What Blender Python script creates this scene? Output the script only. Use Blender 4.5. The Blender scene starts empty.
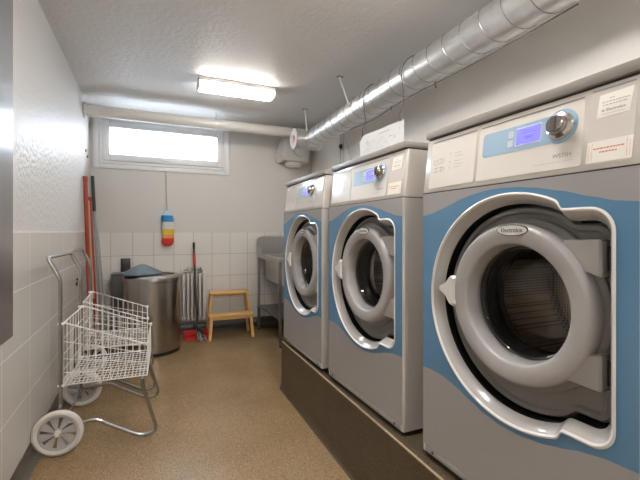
import bpy, bmesh, math, random
from mathutils import Vector, Matrix
from mathutils.geometry import tessellate_polygon
random.seed(7)
PI = math.pi
sc = bpy.context.scene
COL = sc.collection
V = Vector

# ------------------------------------------------------------------ materials
def mat(name, color, rough=0.5, metal=0.0, coat=0.0, emit=None, estr=0.0, bump=0.0, bscale=60.0, noise=0.0, nscale=8.0, spec=0.5, bdist=0.002, stretch=None):
    m = bpy.data.materials.new(name); m.use_nodes = True
    nt = m.node_tree; b = nt.nodes['Principled BSDF']
    b.inputs['Base Color'].default_value = (*color, 1)
    b.inputs['Roughness'].default_value = rough
    b.inputs['Metallic'].default_value = metal
    b.inputs['Coat Weight'].default_value = coat
    b.inputs['Specular IOR Level'].default_value = spec
    if emit:
        b.inputs['Emission Color'].default_value = (*emit, 1); b.inputs['Emission Strength'].default_value = estr
    tc = nt.nodes.new('ShaderNodeTexCoord'); src = tc.outputs['Object']
    if stretch:
        mp = nt.nodes.new('ShaderNodeMapping'); mp.inputs['Scale'].default_value = stretch
        nt.links.new(src, mp.inputs['Vector']); src = mp.outputs['Vector']
    if bump:
        n = nt.nodes.new('ShaderNodeTexNoise'); n.inputs['Scale'].default_value = bscale; n.inputs['Detail'].default_value = 4
        nt.links.new(src, n.inputs['Vector'])
        bp = nt.nodes.new('ShaderNodeBump'); bp.inputs['Strength'].default_value = bump; bp.inputs['Distance'].default_value = bdist
        nt.links.new(n.outputs['Fac'], bp.inputs['Height']); nt.links.new(bp.outputs['Normal'], b.inputs['Normal'])
    if noise:
        n = nt.nodes.new('ShaderNodeTexNoise'); n.inputs['Scale'].default_value = nscale; n.inputs['Detail'].default_value = 5
        nt.links.new(src, n.inputs['Vector'])
        mx = nt.nodes.new('ShaderNodeMix'); mx.data_type = 'RGBA'
        mx.inputs[6].default_value = (*[c*(1-noise) for c in color], 1)
        mx.inputs[7].default_value = (*[min(1, c*(1+noise)) for c in color], 1)
        nt.links.new(n.outputs['Fac'], mx.inputs[0]); nt.links.new(mx.outputs[2], b.inputs['Base Color'])
    return m

def tile_mat(name, axis, c_tile, c_grout, w, h, off):
    m = mat(name, c_tile, 0.22, spec=0.5); nt = m.node_tree; b = nt.nodes['Principled BSDF']
    tc = [n for n in nt.nodes if n.type == 'TEX_COORD'][0]
    sx = nt.nodes.new('ShaderNodeSeparateXYZ'); nt.links.new(tc.outputs['Object'], sx.inputs[0])
    cb = nt.nodes.new('ShaderNodeCombineXYZ'); nt.links.new(sx.outputs[axis], cb.inputs[0]); nt.links.new(sx.outputs[2], cb.inputs[1])
    mp = nt.nodes.new('ShaderNodeMapping'); mp.inputs['Location'].default_value = (off[0], off[1], 0)
    nt.links.new(cb.outputs[0], mp.inputs['Vector'])
    br = nt.nodes.new('ShaderNodeTexBrick'); br.offset = 0; br.squash = 1
    br.inputs['Scale'].default_value = 1; br.inputs['Brick Width'].default_value = w; br.inputs['Row Height'].default_value = h
    br.inputs['Mortar Size'].default_value = 0.0035; br.inputs['Mortar Smooth'].default_value = 0.3
    br.inputs['Color1'].default_value = (*c_tile, 1); br.inputs['Color2'].default_value = (*[c*0.96 for c in c_tile], 1); br.inputs['Mortar'].default_value = (*c_grout, 1)
    nt.links.new(mp.outputs[0], br.inputs['Vector']); nt.links.new(br.outputs['Color'], b.inputs['Base Color'])
    n = nt.nodes.new('ShaderNodeTexNoise'); n.inputs['Scale'].default_value = 5; nt.links.new(tc.outputs['Object'], n.inputs['Vector'])
    mm = nt.nodes.new('ShaderNodeMath'); mm.operation = 'MULTIPLY_ADD'; mm.inputs[1].default_value = -1.0
    nt.links.new(br.outputs['Fac'], mm.inputs[0]); nt.links.new(n.outputs['Fac'], mm.inputs[2])
    bp = nt.nodes.new('ShaderNodeBump'); bp.inputs['Strength'].default_value = 0.35; bp.inputs['Distance'].default_value = 0.0025
    nt.links.new(mm.outputs[0], bp.inputs['Height']); nt.links.new(bp.outputs['Normal'], b.inputs['Normal'])
    return m

def speckle_mat(name, c1, c2, c3, rough, scale=140.0, coat=0.0):
    m = mat(name, c1, rough, coat=coat); nt = m.node_tree; b = nt.nodes['Principled BSDF']
    tc = [n for n in nt.nodes if n.type == 'TEX_COORD'][0]
    v = nt.nodes.new('ShaderNodeTexVoronoi'); v.inputs['Scale'].default_value = scale; nt.links.new(tc.outputs['Object'], v.inputs['Vector'])
    sp = nt.nodes.new('ShaderNodeSeparateColor'); nt.links.new(v.outputs['Color'], sp.inputs[0])
    r = nt.nodes.new('ShaderNodeValToRGB'); e = r.color_ramp.elements
    e[0].color = (*c2, 1); e[0].position = 0.08; e[1].color = (*c3, 1); e[1].position = 0.95
    k = r.color_ramp.elements.new(0.5); k.color = (*c1, 1)
    nt.links.new(sp.outputs[0], r.inputs[0])
    n = nt.nodes.new('ShaderNodeTexNoise'); n.inputs['Scale'].default_value = 2.2; n.inputs['Detail'].default_value = 6; nt.links.new(tc.outputs['Object'], n.inputs['Vector'])
    mx = nt.nodes.new('ShaderNodeMix'); mx.data_type = 'RGBA'; mx.blend_type = 'MULTIPLY'; mx.inputs[0].default_value = 1
    r2 = nt.nodes.new('ShaderNodeValToRGB'); r2.color_ramp.elements[0].color = (0.78, 0.76, 0.74, 1); r2.color_ramp.elements[0].position = 0.3; r2.color_ramp.elements[1].position = 0.7
    nt.links.new(n.outputs['Fac'], r2.inputs[0]); nt.links.new(r.outputs[0], mx.inputs[6]); nt.links.new(r2.outputs[0], mx.inputs[7])
    nt.links.new(mx.outputs[2], b.inputs['Base Color'])
    bp = nt.nodes.new('ShaderNodeBump'); bp.inputs['Strength'].default_value = 0.12; bp.inputs['Distance'].default_value = 0.001
    nt.links.new(sp.outputs[0], bp.inputs['Height']); nt.links.new(bp.outputs['Normal'], b.inputs['Normal'])
    return m

def glass_mat(name, tint=(1, 1, 1), refl=0.12):
    m = bpy.data.materials.new(name); m.use_nodes = True; nt = m.node_tree
    for n in list(nt.nodes):
        if n.type != 'OUTPUT_MATERIAL': nt.nodes.remove(n)
    out = [n for n in nt.nodes if n.type == 'OUTPUT_MATERIAL'][0]
    t = nt.nodes.new('ShaderNodeBsdfTransparent'); t.inputs[0].default_value = (*tint, 1)
    g = nt.nodes.new('ShaderNodeBsdfGlossy'); g.inputs['Roughness'].default_value = 0.03; g.inputs['Color'].default_value = (0.9, 0.9, 0.9, 1)
    f = nt.nodes.new('ShaderNodeMath'); f.operation = 'MULTIPLY_ADD'; f.inputs[1].default_value = 0.30; f.inputs[2].default_value = 0.03
    lw = nt.nodes.new('ShaderNodeLayerWeight'); lw.inputs[0].default_value = 0.25; nt.links.new(lw.outputs['Facing'], f.inputs[0])
    mx = nt.nodes.new('ShaderNodeMixShader'); nt.links.new(f.outputs[0], mx.inputs[0]); nt.links.new(t.outputs[0], mx.inputs[1]); nt.links.new(g.outputs[0], mx.inputs[2])
    nt.links.new(mx.outputs[0], out.inputs[0]); return m

def perforated_mat():
    m = mat('perforated steel', (0.42, 0.39, 0.36), 0.3, 0.9); nt = m.node_tree; b = nt.nodes['Principled BSDF']
    tc = [n for n in nt.nodes if n.type == 'TEX_COORD'][0]
    v = nt.nodes.new('ShaderNodeTexVoronoi'); v.inputs['Scale'].default_value = 95; v.inputs['Randomness'].default_value = 0.0
    nt.links.new(tc.outputs['Object'], v.inputs['Vector'])
    r = nt.nodes.new('ShaderNodeValToRGB'); r.color_ramp.elements[0].color = (0.01, 0.01, 0.01, 1); r.color_ramp.elements[0].position = 0.3
    r.color_ramp.elements[1].color = (0.62, 0.54, 0.46, 1); r.color_ramp.elements[1].position = 0.36
    nt.links.new(v.outputs['Distance'], r.inputs[0]); nt.links.new(r.outputs[0], b.inputs['Base Color'])
    return m

M = {
 'stucco': mat('stucco paint', (0.70, 0.69, 0.675), 0.42, bump=1.0, bscale=34, bdist=0.007),
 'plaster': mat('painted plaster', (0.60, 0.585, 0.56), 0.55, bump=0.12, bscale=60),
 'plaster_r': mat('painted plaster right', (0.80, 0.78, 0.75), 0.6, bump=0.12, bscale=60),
 'ceiling': mat('ceiling paint', (0.68, 0.675, 0.67), 0.5, bump=0.9, bscale=30, bdist=0.006),
 'tile_l': tile_mat('wall tile left', 1, (0.66, 0.64, 0.605), (0.90, 0.89, 0.87), 0.44, 0.284, (0.11, -1.227 + 0.284*5)),
 'tile_b': tile_mat('wall tile back', 0, (0.74, 0.72, 0.685), (0.45, 0.43, 0.40), 0.22, 0.27, (-0.06, -1.227 + 0.27*5)),
 'floor': speckle_mat('epoxy flake floor', (0.34, 0.225, 0.112), (0.21, 0.135, 0.065), (0.46, 0.325, 0.185), 0.24, 330),
 'concrete': speckle_mat('brown plinth concrete', (0.085, 0.062, 0.036), (0.05, 0.036, 0.02), (0.14, 0.105, 0.065), 0.42, 260),
 'concrete_edge': mat('worn plinth edge', (0.42, 0.33, 0.22), 0.6, noise=0.4, nscale=30),
 'base_dark': mat('dark baseboard', (0.14, 0.125, 0.105), 0.4),
 'white_frame': mat('white window paint', (0.74, 0.75, 0.76), 0.35),
 'white_pipe': mat('white pipe paint', (0.66, 0.64, 0.61), 0.4),
 'galv': mat('galvanised steel', (0.68, 0.68, 0.68), 0.36, 0.85, bump=0.15, bscale=25, noise=0.18, nscale=14),
 'galv_dark': mat('galvanised seam', (0.30, 0.30, 0.30), 0.4, 0.8),
 'body': mat('machine grey paint', (0.52, 0.505, 0.485), 0.30, noise=0.02),
 'front_grey': mat('front lower grey', (0.365, 0.357, 0.358), 0.27),
 'blue': mat('front blue', (0.12, 0.26, 0.43), 0.24),
 'panel': mat('control panel plastic', (0.64, 0.605, 0.57), 0.20, coat=0.3),
 'panel_inset': mat('control panel inset', (0.72, 0.685, 0.645), 0.16, coat=0.3),  # inset plates, a little paler and glossier than the housing plastic
 'cap_blue': mat('pale blue console', (0.34, 0.49, 0.64), 0.25),
 'lid': mat('machine lid grey', (0.29, 0.27, 0.25), 0.35),
 'bead': mat('rim bead', (0.72, 0.72, 0.71), 0.15, coat=0.5),
 'rim': mat('recess rim', (0.45, 0.44, 0.43), 0.2, coat=0.4),
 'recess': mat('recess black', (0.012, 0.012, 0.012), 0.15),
 'inner': mat('door surround grey', (0.20, 0.19, 0.18), 0.32),
 'door': mat('door plastic grey', (0.40, 0.39, 0.39), 0.26),
 'hinge': mat('hinge grey', (0.38, 0.37, 0.36), 0.35),
 'handle': mat('handle light plastic', (0.70, 0.69, 0.67), 0.3),
 'rubber': mat('black rubber', (0.015, 0.015, 0.015), 0.28),
 'black': mat('black plastic', (0.02, 0.02, 0.02), 0.35),
 'ink': mat('black ink', (0.03, 0.03, 0.03), 0.6),
 'grey_ink': mat('grey ink', (0.30, 0.29, 0.31), 0.6),
 'mid_ink': mat('pale grey ink', (0.45, 0.45, 0.46), 0.6),
 'red_ink': mat('red ink', (0.62, 0.22, 0.13), 0.6),
 'pink_ink': mat('pale red ink', (0.75, 0.50, 0.42), 0.6),
 'sticker': mat('sticker paper', (0.83, 0.80, 0.74), 0.5),
 'paper': mat('drawing paper', (0.85, 0.85, 0.84), 0.6),
 'display': mat('lit display', (0.1, 0.1, 0.5), 0.2, emit=(0.13, 0.12, 0.70), estr=0.62),
 'chrome': mat('chrome knob', (0.62, 0.58, 0.55), 0.12, 1.0),
 'knob': mat('satin knob', (0.30, 0.28, 0.27), 0.25, 0.9),
 'perf': perforated_mat(),
 'drum': mat('drum steel', (0.30, 0.28, 0.26), 0.25, 0.95),
 'doorglass': glass_mat('door glass', (0.75, 0.74, 0.72)),
 'winglass': glass_mat('window glass', (0.97, 0.98, 1.0)),
 'wire': mat('white coated wire', (0.88, 0.865, 0.84), 0.35),
 'cartsteel': mat('grey steel tube', (0.42, 0.41, 0.40), 0.25, 0.9),
 'tyre': mat('pale grey tyre', (0.70, 0.67, 0.63), 0.55),
 'hub': mat('grey wheel plastic', (0.46, 0.44, 0.43), 0.5),
 'steel': mat('brushed steel', (0.50, 0.49, 0.48), 0.28, 1.0, bump=0.08, bscale=50, stretch=(1, 1, 0.03)),
 'steel_v': mat('brushed steel bin', (0.47, 0.44, 0.41), 0.26, 1.0, bump=0.10, bscale=70, stretch=(1, 1, 0.03)),
 'steel_sink': mat('sink steel', (0.50, 0.49, 0.47), 0.33, 0.95),
 'steel_leg': mat('dull steel leg', (0.25, 0.245, 0.24), 0.4, 0.8),
 'cab_steel': mat('cabinet steel', (0.75, 0.75, 0.76), 0.25, 1.0, bump=0.05, bscale=60, stretch=(1, 1, 0.05)),
 'darkgrey': mat('dark grey bin', (0.10, 0.095, 0.09), 0.4),
 'bluegrey': mat('blue grey translucent lid', (0.13, 0.185, 0.225), 0.22),
 'red': mat('red plastic', (0.62, 0.03, 0.025), 0.35),
 'orange': mat('orange red handle', (0.38, 0.055, 0.028), 0.4),
 'peach': mat('pale wooden handle', (0.62, 0.42, 0.28), 0.5),
 'wood': mat('golden wood', (0.72, 0.44, 0.17), 0.42, noise=0.22, nscale=9, stretch=(1, 6, 6)),
 'radiator': mat('radiator paint', (0.64, 0.62, 0.58), 0.4),
 'pipe_dark': mat('dark grey pipe', (0.11, 0.11, 0.11), 0.4),
 'grip': mat('grey pole', (0.36, 0.37, 0.38), 0.35, 0.5),
 'n_blue': mat('blue net', (0.03, 0.27, 0.62), 0.6, bump=1, bscale=160, bdist=0.006),
 'n_pale': mat('pale blue net', (0.40, 0.62, 0.78), 0.6, bump=1, bscale=160, bdist=0.006),
 'n_white': mat('white net', (0.66, 0.67, 0.66), 0.6, bump=1, bscale=160, bdist=0.006),
 'n_yellow': mat('yellow net', (0.82, 0.58, 0.06), 0.6, bump=1, bscale=160, bdist=0.006),
 'n_orange': mat('orange net', (0.85, 0.33, 0.12), 0.6, bump=1, bscale=160, bdist=0.006),
 'n_red': mat('red net', (0.72, 0.05, 0.03), 0.6, bump=1, bscale=160, bdist=0.006),
 'cord': mat('grey cord', (0.16, 0.15, 0.14), 0.6),
 'cord_l': mat('pale cord', (0.50, 0.49, 0.47), 0.6),
 'fan': mat('white fan plastic', (0.60, 0.585, 0.56), 0.4),
 'tube_white': mat('lamp base white', (0.72, 0.71, 0.69), 0.4),
 'diffuser': mat('lamp diffuser', (0.9, 0.9, 0.9), 0.4, emit=(1.0, 0.955, 0.90), estr=23.0),  # strong emission for the two added lamps, raises the room's light level
 'diffuser_dim': mat('dimmed lamp diffuser', (0.9, 0.9, 0.9), 0.4, emit=(1.0, 0.955, 0.90), estr=9.0),  # same lamp type, emission turned down to soften the glow on the ceiling
 'outside': mat('outside render', (0.60, 0.62, 0.64), 0.8),
}

# ------------------------------------------------------------------ mesh builder
class MB:
    def __init__(s): s.v = []; s.f = []; s.m = []; s.mats = []
    def mi(s, name):
        if name not in s.mats: s.mats.append(name)
        return s.mats.index(name)
    def add(s, verts, faces, m):
        o = len(s.v); k = s.mi(m)
        s.v += [tuple(p) for p in verts]
        for f in faces: s.f.append([i+o for i in f]); s.m.append(k)
        return s
    def box(s, x0, x1, y0, y1, z0, z1, m, bev=0.0, T=None, seg=2):
        x0, x1 = sorted((x0, x1)); y0, y1 = sorted((y0, y1)); z0, z1 = sorted((z0, z1))
        bm = bmesh.new(); bmesh.ops.create_cube(bm, size=1)
        for v in bm.verts: v.co = V(((x0+x1)/2+v.co.x*(x1-x0), (y0+y1)/2+v.co.y*(y1-y0), (z0+z1)/2+v.co.z*(z1-z0)))
        if bev: bmesh.ops.bevel(bm, geom=bm.edges[:], offset=bev, segments=seg, affect='EDGES', profile=0.5)
        bm.verts.index_update()
        vs = [(T(v.co) if T else v.co.copy()) for v in bm.verts]; fs = [[v.index for v in f.verts] for f in bm.faces]
        bm.free(); return s.add(vs, fs, m)
    def tube(s, pts, r, m, n=8, closed=False, cap=True):
        pts = [V(p) for p in pts]; N = len(pts); rs = r if isinstance(r, (list, tuple)) else [r]*N
        prev = None; rings = []
        for i in range(N):
            a = pts[i-1] if (i or closed) else pts[0]; b = pts[(i+1) % N] if (i < N-1 or closed) else pts[-1]
            d = (b-a); d = d.normalized() if d.length > 1e-9 else V((0, 0, 1))
            if prev is None: u = d.orthogonal().normalized()
            else:
                u = prev - d*prev.dot(d); u = u.normalized() if u.length > 1e-6 else d.orthogonal().normalized()
            prev = u; w = d.cross(u)
            k = 1.0
            if 0 < i < N-1 or closed:
                d1 = (pts[i]-pts[i-1]).normalized(); c = max(0.5, d1.dot(d)); k = 1/c
            rings.append([pts[i]+(u*math.cos(2*PI*j/n)+w*math.sin(2*PI*j/n))*rs[i] for j in range(n)])
        vs = [p for R in rings for p in R]; fs = []
        for i in range(N if closed else N-1):
            A = i*n; B = ((i+1) % N)*n
            for j in range(n): fs.append([A+j, A+(j+1) % n, B+(j+1) % n, B+j])
        if cap and not closed: fs.append(list(range(n))[::-1]); fs.append([(N-1)*n+j for j in range(n)])
        return s.add(vs, fs, m)
    def lathe(s, prof, c, axis, m, n=48, closed=False, a0=0.0):
        """prof: (radius, offset along axis)"""
        c = V(c); ax = V(axis).normalized(); u = ax.orthogonal().normalized()
        if abs(ax.z) > .9: u = V((1, 0, 0))
        w = ax.cross(u); vs = []; fs = []
        for r, h in prof:
            for j in range(n):
                t = a0+2*PI*j/n; vs.append(c+ax*h+(u*math.cos(t)+w*math.sin(t))*r)
        P = len(prof)
        for i in range(P if closed else P-1):
            A = i*n; B = ((i+1) % P)*n
            for j in range(n): fs.append([A+j, A+(j+1) % n, B+(j+1) % n, B+j])
        return s.add(vs, fs, m)
    def prism(s, poly, f0, f1, m, caps=True):
        """poly: 2d list; f0,f1 map 2d point to 3d"""
        n = len(poly); vs = [f0(p) for p in poly]+[f1(p) for p in poly]
        fs = [[i, (i+1) % n, n+(i+1) % n, n+i] for i in range(n)]
        if caps:
            t = tessellate_polygon([[V((p[0], p[1], 0)) for p in poly]])
            for a in t: fs.append(list(a)); fs.append([n+k for k in reversed(a)])
        return s.add(vs, fs, m)
    def face(s, loops, f, m):
        L = [[V((p[0], p[1], 0)) for p in l] for l in loops]; flat = [p for l in loops for p in l]
        return s.add([f(p) for p in flat], [list(t) for t in tessellate_polygon(L)], m)
    def loft(s, loops, m, closed=True):
        """loops: list of lists of 3d points with equal length"""
        n = len(loops[0]); vs = [p for l in loops for p in l]; fs = []
        for i in range(len(loops)-1):
            for j in range(n if closed else n-1): fs.append([i*n+j, i*n+(j+1) % n, (i+1)*n+(j+1) % n, (i+1)*n+j])
        return s.add(vs, fs, m)
    def build(s, name, parent=None, smooth=True, kind=None, label=None, angle=35):
        me = bpy.data.meshes.new(name); me.from_pydata(s.v, [], s.f)
        for k in s.mats: me.materials.append(M[k])
        me.polygons.foreach_set('material_index', s.m)
        bm = bmesh.new(); bm.from_mesh(me); bmesh.ops.recalc_face_normals(bm, faces=bm.faces[:]); bm.to_mesh(me); bm.free()
        if smooth:
            me.polygons.foreach_set('use_smooth', [True]*len(me.polygons)); me.set_sharp_from_angle(angle=math.radians(angle))
        me.update()
        o = bpy.data.objects.new(name, me); COL.objects.link(o)
        if parent: o.parent = parent
        if kind: o['kind'] = kind
        if label: o['label'] = label
        return o

def tag(o, label, cat, group=None, kind=None):
    o['label'] = label; o['category'] = cat
    if group: o['group'] = group
    if kind: o['kind'] = kind
    return o
def thing(name, label, cat, loc=(0, 0, 0), rz=0, group=None):
    o = bpy.data.objects.new(name, None); COL.objects.link(o); o.empty_display_size = 0.1
    o.location = loc; o.rotation_euler = (0, 0, rz); return tag(o, label, cat, group)
def dup_tree(o, parent=None):
    c = o.copy(); COL.objects.link(c); c.parent = parent
    for ch in [x for x in list(sc.objects) if x.parent == o]: dup_tree(ch, c)
    return c
def text_mesh(name, body, size, m, Mx, parent, align='CENTER', sx=1.0):
    cu = bpy.data.curves.new('t', 'FONT'); cu.body = body; cu.size = size; cu.align_x = align; cu.align_y = 'CENTER'; cu.extrude = 0.0002; cu.resolution_u = 3
    tmp = bpy.data.objects.new('t', cu); COL.objects.link(tmp); dg = bpy.context.evaluated_depsgraph_get()
    me = bpy.data.meshes.new_from_object(tmp.evaluated_get(dg)); bpy.data.objects.remove(tmp); bpy.data.curves.remove(cu)
    me.transform(Matrix.Diagonal((sx, 1, 1, 1))); me.transform(Mx); me.materials.clear(); me.materials.append(M[m]); me.name = name
    o = bpy.data.objects.new(name, me); COL.objects.link(o); o.parent = parent; return o

# ------------------------------------------------------------------ room
XL, XR, YB, YF, ZC, H = -0.586, 2.05, 4.91, -1.7, 2.575, 1.227
TH = 0.15
def struct(name, mb, **k): return mb.build(name, kind='structure', smooth=False, **k)
struct('floor', MB().box(XL-TH, XR+TH, YF-TH, YB+TH, -0.12, 0, 'floor'))
struct('ceiling', MB().box(XL-TH, XR+TH, YF-TH, YB+TH, ZC, ZC+0.12, 'ceiling'))
struct('wall_left', MB().box(XL-TH, XL, YF-TH, YB+TH, 0, ZC, 'stucco'))
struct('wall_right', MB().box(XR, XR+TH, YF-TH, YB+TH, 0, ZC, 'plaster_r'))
struct('wall_front', MB().box(XL, XR, YF-TH, YF, 0, ZC, 'plaster'))
WX0, WX1, WZ0, WZ1 = -0.50, 0.885, 1.985, 2.50
wb = MB(); 
wb.box(XL, WX0, YB, YB+0.3, 0, ZC, 'plaster').box(WX1, XR, YB, YB+0.3, 0, ZC, 'plaster')
wb.box(WX0, WX1, YB, YB+0.3, 0, WZ0, 'plaster').box(WX0, WX1, YB, YB+0.3, WZ1, ZC, 'plaster')
struct('wall_back', wb)
# tile wainscots (thin real slabs)
struct('trim_1', MB().box(XL, XL+0.008, YF, YB, 0.09, H, 'tile_l'))
struct('trim_2', MB().box(XL+0.008, XR, YB-0.008, YB, 0.06, H, 'tile_b'))
# coved dark baseboards
def cove(p, q, nrm):
    mb = MB(); prof = [(0, 0.095), (0.012, 0.095), (0.014, 0.045), (0.024, 0.016), (0.045, 0.002), (0.045, 0.0005), (0, 0.0005)]
    n = V(nrm); P = V(p); Q = V(q)
    return mb.prism(prof, lambda a: P+n*a[0]+V((0, 0, a[1])), lambda a: Q+n*a[0]+V((0, 0, a[1])), 'base_dark')
struct('baseboard_left', cove((XL, YF, 0), (XL, YB, 0), (1, 0, 0)))
struct('baseboard_back', cove((XL, YB-0.008, 0), (XR, YB-0.008, 0), (0, -1, 0)))
# window: outer casing, sash, glass
wf = thing('window_1', '', ''); 
for k in ('label', 'category'): del wf[k]
wf['kind'] = 'structure'; wf.location = (0, YB, 0)
def frame(mb, x0, x1, z0, z1, t, y0, y1, m, bev=0.006):
    mb.box(x0, x0+t, y0, y1, z0, z1, m, bev).box(x1-t, x1, y0, y1, z0, z1, m, bev)
    mb.box(x0+t, x1-t, y0, y1, z0, z0+t, m, bev).box(x0+t, x1-t, y0, y1, z1-t, z1, m, bev); return mb
frame(MB(), -0.555, 0.935, 1.935, 2.552, 0.055, -0.018, 0.0, 'white_frame').build('casing', wf)
frame(MB(), WX0, WX1, WZ0, WZ1, 0.035, -0.03, 0.05, 'white_frame').build('window_frame', wf)
sash = frame(MB(), WX0+0.036, WX1-0.036, WZ0+0.036, WZ1-0.036, 0.075, -0.045, 0.03, 'white_frame', 0.01).build('sash', wf)
MB().box(-0.392, 0.777, -0.005, 0.0, 2.09, 2.395, 'winglass').build('pane', wf, smooth=False)
hd = MB().box(0.14, 0.24, -0.065, -0.046, 2.045, 2.065, 'white_frame', 0.004).build('latch', wf)
# a bit of the place outside: light well with an overhang
well = MB().box(-1.3, 1.8, YB+1.6, YB+1.75, 0.5, 2.75, 'outside').box(0.30, 1.5, YB+0.95, YB+1.25, 2.44, 2.50, 'outside')
well.box(-2.5, 3.0, YB+0.301, YB+4.0, 1.55, 1.75, 'outside')  # unseen ground slab, added to keep light from below off the ceiling
struct('trim_3', well)

# ------------------------------------------------------------------ ceiling lamps
def lamp(x0, x1, y0, y1, label, dm='diffuser'):
    cx, cy = (x0+x1)/2, (y0+y1)/2
    t = thing('ceiling_light', label, 'ceiling light', (cx, cy, ZC), 0, None)
    hx, hy = (x1-x0)/2, (y1-y0)/2
    MB().box(-hx, hx, -hy, hy, -0.035, -0.0005, 'tube_white', 0.003).build('base', t)
    MB().box(-hx+0.012, hx-0.012, -hy+0.004, hy-0.004, -0.088, -0.0355, dm, 0.016, seg=3).build('diffuser', t)
    MB().box(-hx-0.002, -hx+0.0115, -hy+0.002, hy-0.002, -0.090, -0.0355, 'tube_white', 0.004).build('end_cap', t)
    MB().box(hx-0.0115, hx+0.002, -hy+0.002, hy-0.002, -0.090, -0.0355, 'tube_white', 0.004).build('end_cap', t)
    return t
lamp(0.40, 1.09, 3.47, 3.64, 'long white fluorescent ceiling light glowing in front of the window', 'diffuser_dim')
lamp(0.40, 1.09, 1.12, 1.29, 'added ceiling light out of view, brightening the machines and the right wall')  # unseen lamp, added to light the nearer machines and right wall
lamp(0.40, 1.09, -1.23, -1.06, 'added ceiling light behind the camera, lifting the overall light')  # unseen lamp behind the camera, added as general fill

# ------------------------------------------------------------------ pipe below the ceiling
t = thing('ceiling_pipe', 'white painted pipe running below the ceiling across the top of the window', 'pipe', (0, 4.47, 2.44))
MB().tube([(XL+0.01, 0, 0.0), (2.04, 0, 0.0)], 0.058, 'white_pipe', 20).build('pipe', t)
MB().lathe([(0.0, 0), (0.078, 0), (0.078, 0.02), (0.058, 0.022)], (XL+0.001, 0, 0), (1, 0, 0), 'white_pipe', 24).build('wall_collar', t)
b = MB().lathe([(0.0595, -0.012), (0.0625, -0.012), (0.0625, 0.012), (0.0595, 0.012)], (0.70, 0, 0), (1, 0, 0), 'galv', 24, closed=True)
b.tube([(0.70, 0, 0.06), (0.70, 0, 0.134)], 0.005, 'galv', 8); b.build('pipe_hanger', t)

# ------------------------------------------------------------------ spiral duct
D0, D1 = V((1.70, 4.12, 2.277)), V((1.70, -1.0, 2.40)); DR = 0.108
def dpt(y):
    k = (D0.y-y)/(D0.y-D1.y); return D0.lerp(D1, k)
ax = (D1-D0).normalized(); DL = (D1-D0).length
t = thing('ventilation_duct', 'long galvanised spiral ventilation duct hanging above the washing machines', 'duct', tuple(D0))
mb = MB()
mb.lathe([(DR, 0.0), (DR, DL)], (0, 0, 0), ax, 'galv', 40)
u = V((1, 0, 0)); w = ax.cross(u).normalized()
hel = []; N = int(DL/0.14*20)
for i in range(N+1):
    a = 2*PI*i/20; hel.append(ax*(i/N*DL)+(u*math.cos(a)+w*math.sin(a))*(DR+0.0006))
mb.tube(hel, 0.0032, 'galv_dark', 5); mb.build('spiral_tube', t)
c = MB().lathe([(DR+.001, 0), (DR+.006, 0.002), (DR+.006, 0.05), (DR+.001, 0.052)], ax*1.25, ax, 'galv', 40); c.build('joint_collar', t)
c = MB().lathe([(DR+.001, 0), (DR+.006, 0.002), (DR+.006, 0.05), (DR+.001, 0.052)], ax*3.1, ax, 'galv', 40); c.build('joint_collar', t)
c = MB().lathe([(0.112, -0.20), (0.117, -0.197), (0.117, -0.185), (0.110, -0.182), (0.110, 0.115), (0, 0.115)], (0, 0.0, 0), (1, 0, 0), 'galv', 40)
c.build('end_piece', t)
c = MB().lathe([(0.112, -0.202), (0.048, -0.202), (0.045, -0.194), (0.045, -0.14), (0, -0.14)], (0, 0, 0), (1, 0, 0), 'fan', 32); c.build('end_cap', t)
c = MB().lathe([(0.030, -0.170), (0.024, -0.194), (0.0, -0.195)], (0, 0, 0), (1, 0, 0), 'red', 24); c.build('valve_disc', t)
# hangers
def hanger(px, py, qy, label, dz=0.0):
    q = dpt(qy); t = thing('duct_hanger', label, 'hanger', (px, py, ZC))
    MB().box(-0.03, 0.03, -0.02, 0.02, -0.006, -0.0005, 'galv_dark', 0.002).build('ceiling_plate', t)
    e = q + V((-DR-0.006, 0, dz)) - V((px, py, ZC))
    MB().tube([(0, 0, -0.006), (0.0, 0, -0.03), tuple(e)], 0.006, 'tube_white', 6).build('strap', t)
    return t
hanger(1.52, 3.0, 2.95, 'slanting white strap holding the duct, above the middle machine')
hanger(1.573, 3.954, 3.93, 'short upright rod holding the far end of the duct near the fan', 0.04)

# fan in the corner
t = thing('wall_fan', 'white plastic extractor fan housing in the corner below the duct end', 'fan', (1.74, YB-0.009, 2.27))
hous = [(-0.16, 0.15), (-0.19, 0.02), (-0.22, -0.07), (-0.18, -0.14), (0.17, -0.14), (0.20, -0.05), (0.20, 0.15), (0.12, 0.17), (-0.10, 0.17)]
def sc2(p, k): return (p[0]*k, p[1]*k)
mb = MB(); mb.loft([[V((p[0], 0, p[1])) for p in hous], [V((p[0], -0.20, p[1])) for p in hous], [V((p[0]*.93, -0.235, p[1]*.93)) for p in hous]], 'fan')
mb.face([hous], lambda p: V((p[0]*.93, -0.235, p[1]*.93)), 'fan'); mb.build('housing', t, angle=25)
MB().lathe([(0, -0.055), (0.085, -0.055), (0.10, -0.04), (0.10, 0.0), (0, 0.0)], (-0.01, -0.13, -0.142), (0, 0, 1), 'fan', 32).build('outlet', t)
MB().lathe([(0, 0), (0.10, 0), (0.11, 0.006), (0.10, 0.02), (0, 0.02)], (0.05, -0.236, 0.03), (0, -1, 0), 'fan', 32).build('cover', t)

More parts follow.
